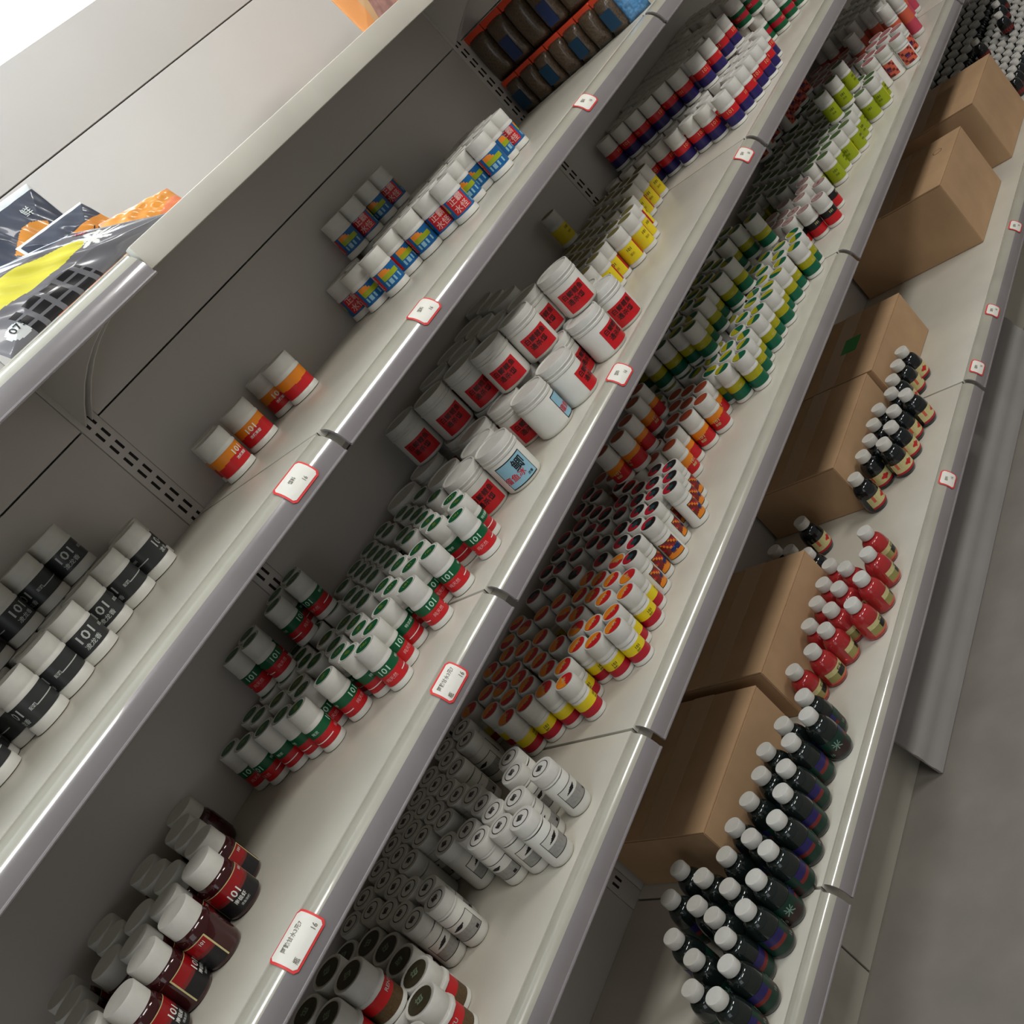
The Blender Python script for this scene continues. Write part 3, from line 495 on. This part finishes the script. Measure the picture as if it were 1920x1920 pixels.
PROTO['darkbottle'] = (.098, bottle(.098, r, bottle_green, .0148, f_dk, .010, .046, [T('米', .017, r + .0003, .030, 0, P('pale green ink', 126, 156, 140)), T('10', .008, r + .0003, .018, -40, P('pale green ink', 126, 156, 140))]))
r = .0236
def f_rd(a, t):
    if t < .12: return salmon
    if abs(a) < 26 and .2 < t < .62: return black
    return cream if t > .6 else P('khaki print', 150, 142, 84)
PROTO['redbottle'] = (.080, bottle(.080, r, red_liquid, .0145, f_rd, .008, .034, [T('红虫', .0075, r + .0003, .0272, 0, ink)], half=78, seg=24, rows=16))
r = .0232
def f_soy(a, t):
    if t < .14: return crimson
    if abs(a) < 24 and .35 < t < .78 and abs(a) / 24 + abs(t - .56) / .22 < 1.1: return red
    if 55 < abs(a) < 70 and t > .5: return salmon
    return cream
PROTO['soybottle'] = (.086, bottle(.086, r, bottle_dark, .0145, f_soy, .009, .037, [], half=95, seg=40, rows=18))
PROTO['far_bottle'] = (.098, bottle(.098, .0242, bottle_dark, .0165, lambda a, t: dullred if t < .4 else black, .010, .046, [], rows=5, seg=16))
r = .0185
PROTO['small_dark'] = (.070, bottle(.070, r, bottle_dark, .0120, lambda a, t: dullred if t < .5 else black, .008, .032, [], rows=4, seg=16, caph=.015))

LOOK = {   # kind: (object name, category, look, place, group)
'grey': ('wide_jar', 'jar', 'white jar with charcoal 101 label', 'second shelf', 'charcoal-label 101 jars'),
'orange_wide': ('wide_jar', 'jar', 'wide white jar with orange-over-red 101 label', 'second shelf', 'wide orange and red jars'),
'blue': ('bait_jar', 'jar', 'white jar with blue label', 'second shelf', 'blue-label jars'),
'green': ('banded_jar', 'jar', 'green-over-red 101 jar', 'third shelf', 'green and red 101 jars'),
'darkred': ('wide_jar', 'jar', 'glossy dark red jar with plain white cap', 'third shelf', 'glossy dark red jars'),
'tub': ('bait_tub', 'tub', 'large white tub with red square label', 'third shelf', 'large white tubs'),
'yellow': ('bait_jar', 'jar', 'yellow-label jar with white cap', 'third shelf', 'yellow-label jars'),
'purple': ('dark_banded_jar', 'jar', 'red-over-navy 101 jar with white cap', 'third shelf', 'red and navy jars'),
'green_far': ('dark_banded_jar', 'jar', 'green, red and green banded jar', 'third shelf', 'green red green banded jars'),
'brown': ('wide_jar', 'jar', 'wide red-over-brown jar with brown lid sticker', 'fourth shelf', 'red and brown jars'),
'whitecan': ('bait_can', 'can', 'white canister with black-ringed lid', 'fourth shelf', 'white canisters'),
'yellow_red': ('banded_jar', 'jar', 'yellow-over-red jar with orange and red lid', 'fourth shelf', 'yellow and red jars'),
'picture': ('picture_jar', 'jar', 'tall white jar with picture label and dark lid', 'fourth shelf', 'picture-label jars'),
'orange': ('banded_jar', 'jar', 'slim orange-over-red jar with rust lid', 'fourth shelf', 'slim orange and red jars'),
'green_yellow': ('slim_jar', 'jar', 'yellow-green-over-dark-green jar', 'fourth shelf', 'yellow and green jars'),
'redblack': ('dark_banded_jar', 'jar', 'black-over-red jar with dusty pink lid', 'fourth shelf', 'black and red jars'),
'lime': ('slim_jar', 'jar', 'lime-label jar with leaf-green lid', 'fourth shelf', 'lime-label jars'),
'peach': ('picture_jar', 'jar', 'white jar with salmon picture label', 'fourth shelf', 'salmon picture jars'),
'pink_tube': ('bait_tube', 'tube', 'tall slim tube with salmon-pink label', 'fourth shelf', 'tall pink tubes'),
'darkbottle': ('liquid_bottle', 'bottle', 'dark green bottle with white cap', 'bottom deck', 'dark green bottles'),
'redbottle': ('liquid_bottle', 'bottle', 'red liquid bottle with white cap', 'bottom deck', 'red liquid bottles'),
'soybottle': ('liquid_bottle', 'bottle', 'black bottle with cream label', 'bottom deck', 'black bottles with cream labels'),
'far_bottle': ('liquid_bottle', 'bottle', 'large black bottle with white cap at far end', 'bottom deck', 'large black bottles at the far end'),
'small_dark': ('liquid_bottle', 'bottle', 'small black bottle with white cap', 'bottom deck', 'small black bottles at the far end'),
}
ORD = ['zeroth', 'first', 'second', 'third', 'fourth', 'fifth', 'sixth', 'seventh', 'eighth', 'ninth', 'tenth', 'eleventh', 'twelfth', 'thirteenth', 'fourteenth', 'fifteenth', 'sixteenth', 'seventeenth', 'eighteenth', 'nineteenth', 'twentieth'] + ['%d-th' % i for i in range(21, 60)]
CAMX, CAMY = -.845, -1.193
def place(kind, x, y, z, yaw, label, look, proto=None, rot=None):
    H, parts = PROTO[proto or kind]
    nm, cat, _, _, grp = look
    root = empty(nm, (x, y, z), yaw, label=label, cat=cat, group=grp)
    if rot: root.rotation_euler = rot
    d = {}
    for (pn, me, par) in parts:
        d[pn] = put(pn, me, d[par] if par else root)
    return root
TUBYAW = {2: 5, 3: 66, 4: 60, 5: 50, 6: 18, 7: 40, 8: 0}
for kind, (k, n, l1, l2) in LAYOUT.items():
    look = LOOK[kind]; H = PROTO[kind][0]
    P1 = [(l1[i] / 1000, l1[i + 1] / 1000) for i in range(0, len(l1), 2)]
    P2 = [(l2[i] / 1000, l2[i + 1] / 1000) for i in range(0, len(l2), 2)]
    for tier, pts in ((1, P1), (2, P2)):
        if not pts: continue
        y0 = min(p[1] for p in pts); step = .034 if kind not in ('tub', 'grey', 'brown', 'orange_wide', 'darkred') else .05
        rows = {}
        for i, p in enumerate(pts): rows.setdefault(int((p[1] - y0) / step + .3), []).append((p[0], i))
        tag_ = {}
        for ri, (row, lst) in enumerate(sorted(rows.items())):
            for ci, (x, i) in enumerate(sorted(lst)): tag_[i] = (ri + 1, ci + 1, len(lst))
        for i, (x, y) in enumerate(pts):
            ri, ci, m = tag_[i]
            face = math.atan2(CAMX - x, -(CAMY - y))       # turn that shows the label front to the shop aisle
            front = (tier == 2) or i < n
            yaw = face * random.uniform(.3, 1.0) + math.radians(random.gauss(0, 38)) if front else random.uniform(-math.pi, math.pi)
            if not front and kind in ('tub', 'picture', 'whitecan'): yaw = face + math.radians(random.gauss(0, 60))
            pro = kind; lk = look[2]
            if kind == 'tub' and tier == 1 and i == 0: pro = 'tub_blue'; lk = 'large white tub with pale blue label'; yaw = face + math.radians(-2)
            if kind == 'tub' and tier == 1 and i == 1: pro = 'tub_blue'; lk = 'white tub, blue label on its side'; yaw = face + math.radians(82)
            if kind == 'tub' and tier == 2: yaw = face + math.radians(random.uniform(-6, 12))
            if kind == 'tub' and tier == 1 and i in TUBYAW: yaw = face + math.radians(TUBYAW[i])
            if kind == 'grey' and tier == 1 and i < 9: yaw = face + math.radians((70, -60, 0, 8, -75, -70, 40, 0, -80)[i])
            if kind == 'picture' and i < n: yaw = math.radians(random.uniform(5, 40)) if i != 4 else face
            if kind == 'blue': yaw = face + math.radians((0, -40, -100, -90, 4, -100, -70, -95, -100, 0, 10, 0, 0)[i] if (tier == 1 and i < 13) else (0, -100, 0, -100)[i % 4])
            if kind == 'darkbottle': yaw = face + math.radians(random.choice((0, 20, -90, 90, 160, -60)))
            if kind == 'redbottle': yaw = math.radians(random.uniform(-5, 45))
            if kind == 'soybottle': yaw = math.radians(random.uniform(-40, 30))
            zz = SZ[k] + (H if tier == 2 else 0) + .0003
            t = (', upper layer' if tier == 2 else (', lower layer' if P2 else ''))
            lb = '%s%s, %s row from front, %s from left' % (lk, t, ORD[ri], ORD[ci]) if m > 1 else '%s%s, alone in %s row from front' % (lk, t, ORD[ri])
            place(kind, x, y, zz, yaw, lb, look, pro)
# one fallen yellow and green jar behind the rest, lying on the shelf
lay = place('green_yellow', .715, .262, SZ[3] + .0192, 0, 'yellow-green jar lying on its side on the fourth shelf', ('bait_jar', 'jar', '', '', None), rot=(0, math.radians(90), math.radians(12)))

# ------------------------------------------------------------------ cardboard boxes on the bottom deck
def carton(x0, x1, y0, y1, h, label, tape=False, mark=False, slit=False):
    b = empty('cardboard_box', (x0, y0, SZ[4] + .0004), label=label, cat='box', group='cardboard boxes on the bottom deck')
    w, d = x1 - x0, y1 - y0; t = .003
    bm = bmesh.new(); box_bm(bm, 0, w, 0, d, 0, h - t); bmesh.ops.bevel(bm, geom=bm.edges[:], offset=.0015, segments=2, affect='EDGES')
    me = bpy.data.meshes.new('carton'); bm.to_mesh(me); bm.free(); me.materials.append(cardboard); put('carton', me, b)
    put('flap', box('flap', .0004, w - .0004, .0004, d / 2 - .001, h - t, h, cardboard, .0006), b)
    put('flap', box('flap', .0004, w - .0004, d / 2 + .001, d - .0004, h - t, h, cardboard, .0006), b)
    put('parcel_tape', box('parcel_tape', -.0004, w + .0004, d / 2 - .024, d / 2 + .024, h, h + .0006, tape_clear), b)
    if tape: put('green_tape', box('green_tape', w * .42, w * .62, .075, .115, h + .0001, h + .0012, tape_green), b)
    if mark:
        put('stamp', disc(.0125, h + .0002, ink, 'stamp', ring=cardboard), b, (w * .72, .05, 0))
    return b
carton(1.777, 2.062, .020, .350, .186, 'tall brown box with round stamp, left of the two tall boxes', mark=True)
carton(2.170, 2.452, .008, .350, .186, 'tall brown box at right end, beside the small black bottles')
carton(1.190, 1.478, .106, .352, .120, 'low brown box with green tape on its top', tape=True)
carton(.880, 1.186, .116, .352, .120, 'low brown box just left of the green-taped one')
carton(.350, .648, .112, .352, .120, 'low brown box behind the red liquid bottles')
carton(.028, .322, .112, .352, .120, 'leftmost low brown box, behind the dark green bottles')

# ------------------------------------------------------------------ brown pellet packs in orange-rimmed tiers (second shelf, right bay)
def pillow(w, h, t, m, name, nx=6, nz=8):
    v = []; f = []
    for s in (-1, 1):
        for j in range(nz + 1):
            for i in range(nx + 1):
                u, q = i / nx, j / nz; b = (math.sin(math.pi * u) * math.sin(math.pi * q)) ** .35 if 0 < u < 1 and 0 < q < 1 else 0
                v.append(((u - .5) * w, s * t / 2 * b, q * h))
    n = (nx + 1) * (nz + 1)
    for j in range(nz):
        for i in range(nx):
            a = j * (nx + 1) + i; q = (a, a + 1, a + nx + 2, a + nx + 1); f.append(q); f.append(tuple(n + c for c in reversed(q)))
    me = mesh_of(name, v, f, [m], smooth=60)
    bm = bmesh.new(); bm.from_mesh(me); bmesh.ops.remove_doubles(bm, verts=bm.verts, dist=1e-5); bm.to_mesh(me); bm.free(); return me
pk_lo = pillow(.044, .076, .034, pellet, 'pouch'); pk_hi = pillow(.056, .104, .034, pellet, 'pouch')
lb_lo = box('label', -.013, .013, -.0185, -.016, .012, .050, P('teal label', 20, 58, 84)); lb_dk = box('label', -.013, .013, -.0185, -.016, .012, .060, P('slate blue label', 40, 56, 96))
seal_lo = box('orange_seal', -.021, .021, -.004, .004, .068, .082, orange_plastic, .001); seal_hi = box('orange_seal', -.027, .027, -.004, .004, .096, .112, orange_plastic, .001)
for tier, (pk, lb, sl, z, n, dy, h) in enumerate(((pk_lo, lb_lo, seal_lo, SZ[1] + .0004, 7, .0455, .082), (pk_hi, lb_dk, seal_hi, SZ[1] + .0835, 5, .0575, .112))):
    for c in range(3):
        for i in range(n):
            y = .335 - i * dy
            o = empty('pellet_pouch', (1.222 + c * .04 + (.008 * tier), y, z), math.radians(-90 + random.uniform(-3, 3)), cat='pouch', group='brown pellet pouches with orange seals',
                      label='brown pellet pouch, %s tier, %s column from left, %s from back panel' % (('lower', 'upper')[tier], ORD[c + 1], ORD[i + 1]))
            put('pouch', pk, o)
            if (i + tier) % 2 == 0: put('label', lb, o)
            put('orange_seal', sl, o)
bp = empty('blue_sachet', (1.235, .022, SZ[1] + .0004), math.radians(-60), label='pale blue patterned sachet at front edge beside the pellet pouches', cat='sachet')
put('pouch', pillow(.05, .07, .02, P('pale blue patterned foil', 96, 156, 206, .3, noise=.5, scale=160, coat=.4), 'pouch'), bp)
put('seal', box('seal', -.025, .025, -.001, .001, .066, .076, sky), bp)

# ------------------------------------------------------------------ printed pouches on the top shelf
def pouch(name, c, bulge, fn, label, back, texts=(), nx=110, nz=110):
    """c = four corners: top left, top right, bottom right, bottom left"""
    c = [Vector(q) for q in c]; v = []; f = []; ms = []; ids = []
    nrm = (c[1] - c[0]).cross(c[3] - c[0]).normalized()
    if nrm.y > 0: nrm = -nrm
    cx = lambda u, q: (c[0] * (1 - u) + c[1] * u) * (1 - q) + (c[3] * (1 - u) + c[2] * u) * q
    rnd = random.Random(len(label)); ph = [rnd.uniform(0, 6) for _ in range(4)]
    def surf(u, q, s):
        e = min(u, 1 - u, q, 1 - q); b = min(1, e / .28) ** .6 if e > 0 else 0
        wr = .0016 * math.sin(14 * u + 5 * q + ph[0]) * math.sin(11 * q + ph[1]) * b + .0011 * math.sin(31 * u - 17 * q + ph[2]) * b
        return cx(u, q) + nrm * (bulge * b * s + wr * s)
    for s in (1, -1):
        for j in range(nz + 1):
            for i in range(nx + 1): v.append(surf(i / nx, j / nz, s)[:])
    n = (nx + 1) * (nz + 1)
    for j in range(nz):
        for i in range(nx):
            a = j * (nx + 1) + i; q = (a, a + nx + 1, a + nx + 2, a + 1)
            for k, (qq, m) in enumerate(((q, fn((i + .5) / nx, (j + .5) / nz)), (tuple(n + t for t in reversed(q)), back))):
                if m not in ms: ms.append(m)
                f.append(qq); ids.append(ms.index(m))
    org = c[3].copy(); org.z = min(q.z for q in c)
    v = [tuple(Vector(q) - org) for q in v]
    root = empty(name, org, label=label, cat='pouch')
    me = mesh_of('pouch_film', v, f, ms, ids, smooth=70)
    put('pouch_film', me, root)
    for (s, size, u0, q0, ang, m) in texts:
        vs, fs = text_mesh(s, size); out = []; wu = (c[1] - c[0]).length; hq = (c[3] - c[0]).length; ca, sa = math.cos(ang), math.sin(ang)
        for a, b in vs:
            aa, bb = a * ca - b * sa, a * sa + b * ca
            p = surf(min(.99, max(.01, u0 + aa / wu)), min(.99, max(.01, q0 - bb / hq)), 1) + nrm * .0012 - org; out.append(p[:])
        put('lettering', mesh_of('lettering', out, fs, [m], smooth=0), root)
    return root
def fn1(u, q):
    if q < .06 or u > .975: return foil_clear
    if q < .34 + .07 * math.sin(u * 7 + 1): return foil_dark
    for (a, b, s) in ((.15, .48, .10), (.42, .50, .07), (.62, .44, .06), (.80, .42, .09), (.3, .56, .05)):
        if (u - a) ** 2 + (q - b) ** 2 < s * s: return foil_dark
    return foil_orange if q < .8 else foil_peach
def fn2(u, q):
    if q < .05 or u > .97 or u < .03: return foil_clear
    if q < .30: return foil_dark
    if (u - .25) ** 2 + (q - .42) ** 2 < .012: return foil_dark
    if .55 < q < .78 and .25 < u < .9: return foil_clear
    return foil_peach if u < .45 else foil_orange
def fn3(u, q):
    if q < .1: return foil_peach
    return foil_orange if (u + q) < 1.45 else foil_peach
def fn4(u, q):
    if (u - .38) ** 2 / .13 + (q - .48) ** 2 / .03 < 1: return foil_yellow
    if (u - .78) ** 2 + (q - .52) ** 2 < .016 * (1 + .8 * math.sin(14 * math.atan2(q - .52, u - .78))): return white_ink
    if .15 < u < .55 and q > .74: return black if (int(u * 40) % 4 and int(q * 40) % 4) else foil_grey
    if (u - .12) ** 2 / .5 + (q - .88) ** 2 < .006: return foil_clear
    if q < .05: return foil_clear
    return foil_grey if q > .2 else foil_dark
pouch('snack_pouch', [(.020, .255, 1.697), (.148, .245, 1.691), (.150, .225, 1.524), (.022, .235, 1.524)], .014, fn1, 'orange and slate pouch standing at the back left of the top shelf', foil_grey, [('鲜', .016, .68, .2, 0, silver)])
pouch('snack_pouch', [(.015, .175, 1.627), (.129, .165, 1.619), (.150, .145, 1.524), (.028, .155, 1.524)], .013, fn2, 'orange pouch with dark top standing in front of the taller one', foil_grey, [('鱼饵', .018, .52, .66, .5, ink), ('乐', .014, .7, .5, .5, ink), ('大米', .01, .3, .72, .5, white_ink)])
pouch('snack_pouch', [(.090, .12, 1.578), (.195, .10, 1.553), (.190, .085, 1.524), (.060, .09, 1.524)], .012, fn3, 'crumpled orange pouch slumped at the right of the pouch pile', foil_peach)
pouch('snack_pouch', [(-.215, .07, 1.640), (.005, .045, 1.578), (.105, .017, 1.5225), (-.190, .017, 1.5225)], .015, fn4, 'dark grey pouch with yellow patch leaning at front of top shelf', foil_grey, [('075', .012, .13, .86, 0, ink), ('香', .016, .85, .3, 0, crimson), ('腥', .014, .12, .24, 0, silver)])
def fn5(u, q):
    if .30 < u < .72 and q > .35: return P('dusky pink print', 178, 132, 124, .35, noise=.4, scale=60)
    if .2 < u < .32 or (.05 < u - q * .2 < .1 and u > .6): return P('tan pouch print', 196, 158, 118, .35)
    return P('orange card print', 216, 146, 88, .35)
pouch('snack_pouch', [(.748, .15, 1.700), (.900, .15, 1.700), (.900, .14, 1.525), (.748, .14, 1.525)], .016, fn5, 'orange pouch with pinkish picture standing alone on the top shelf', foil_orange, [('鱼', .03, .5, .65, 0, P('plum ink', 136, 80, 78))])
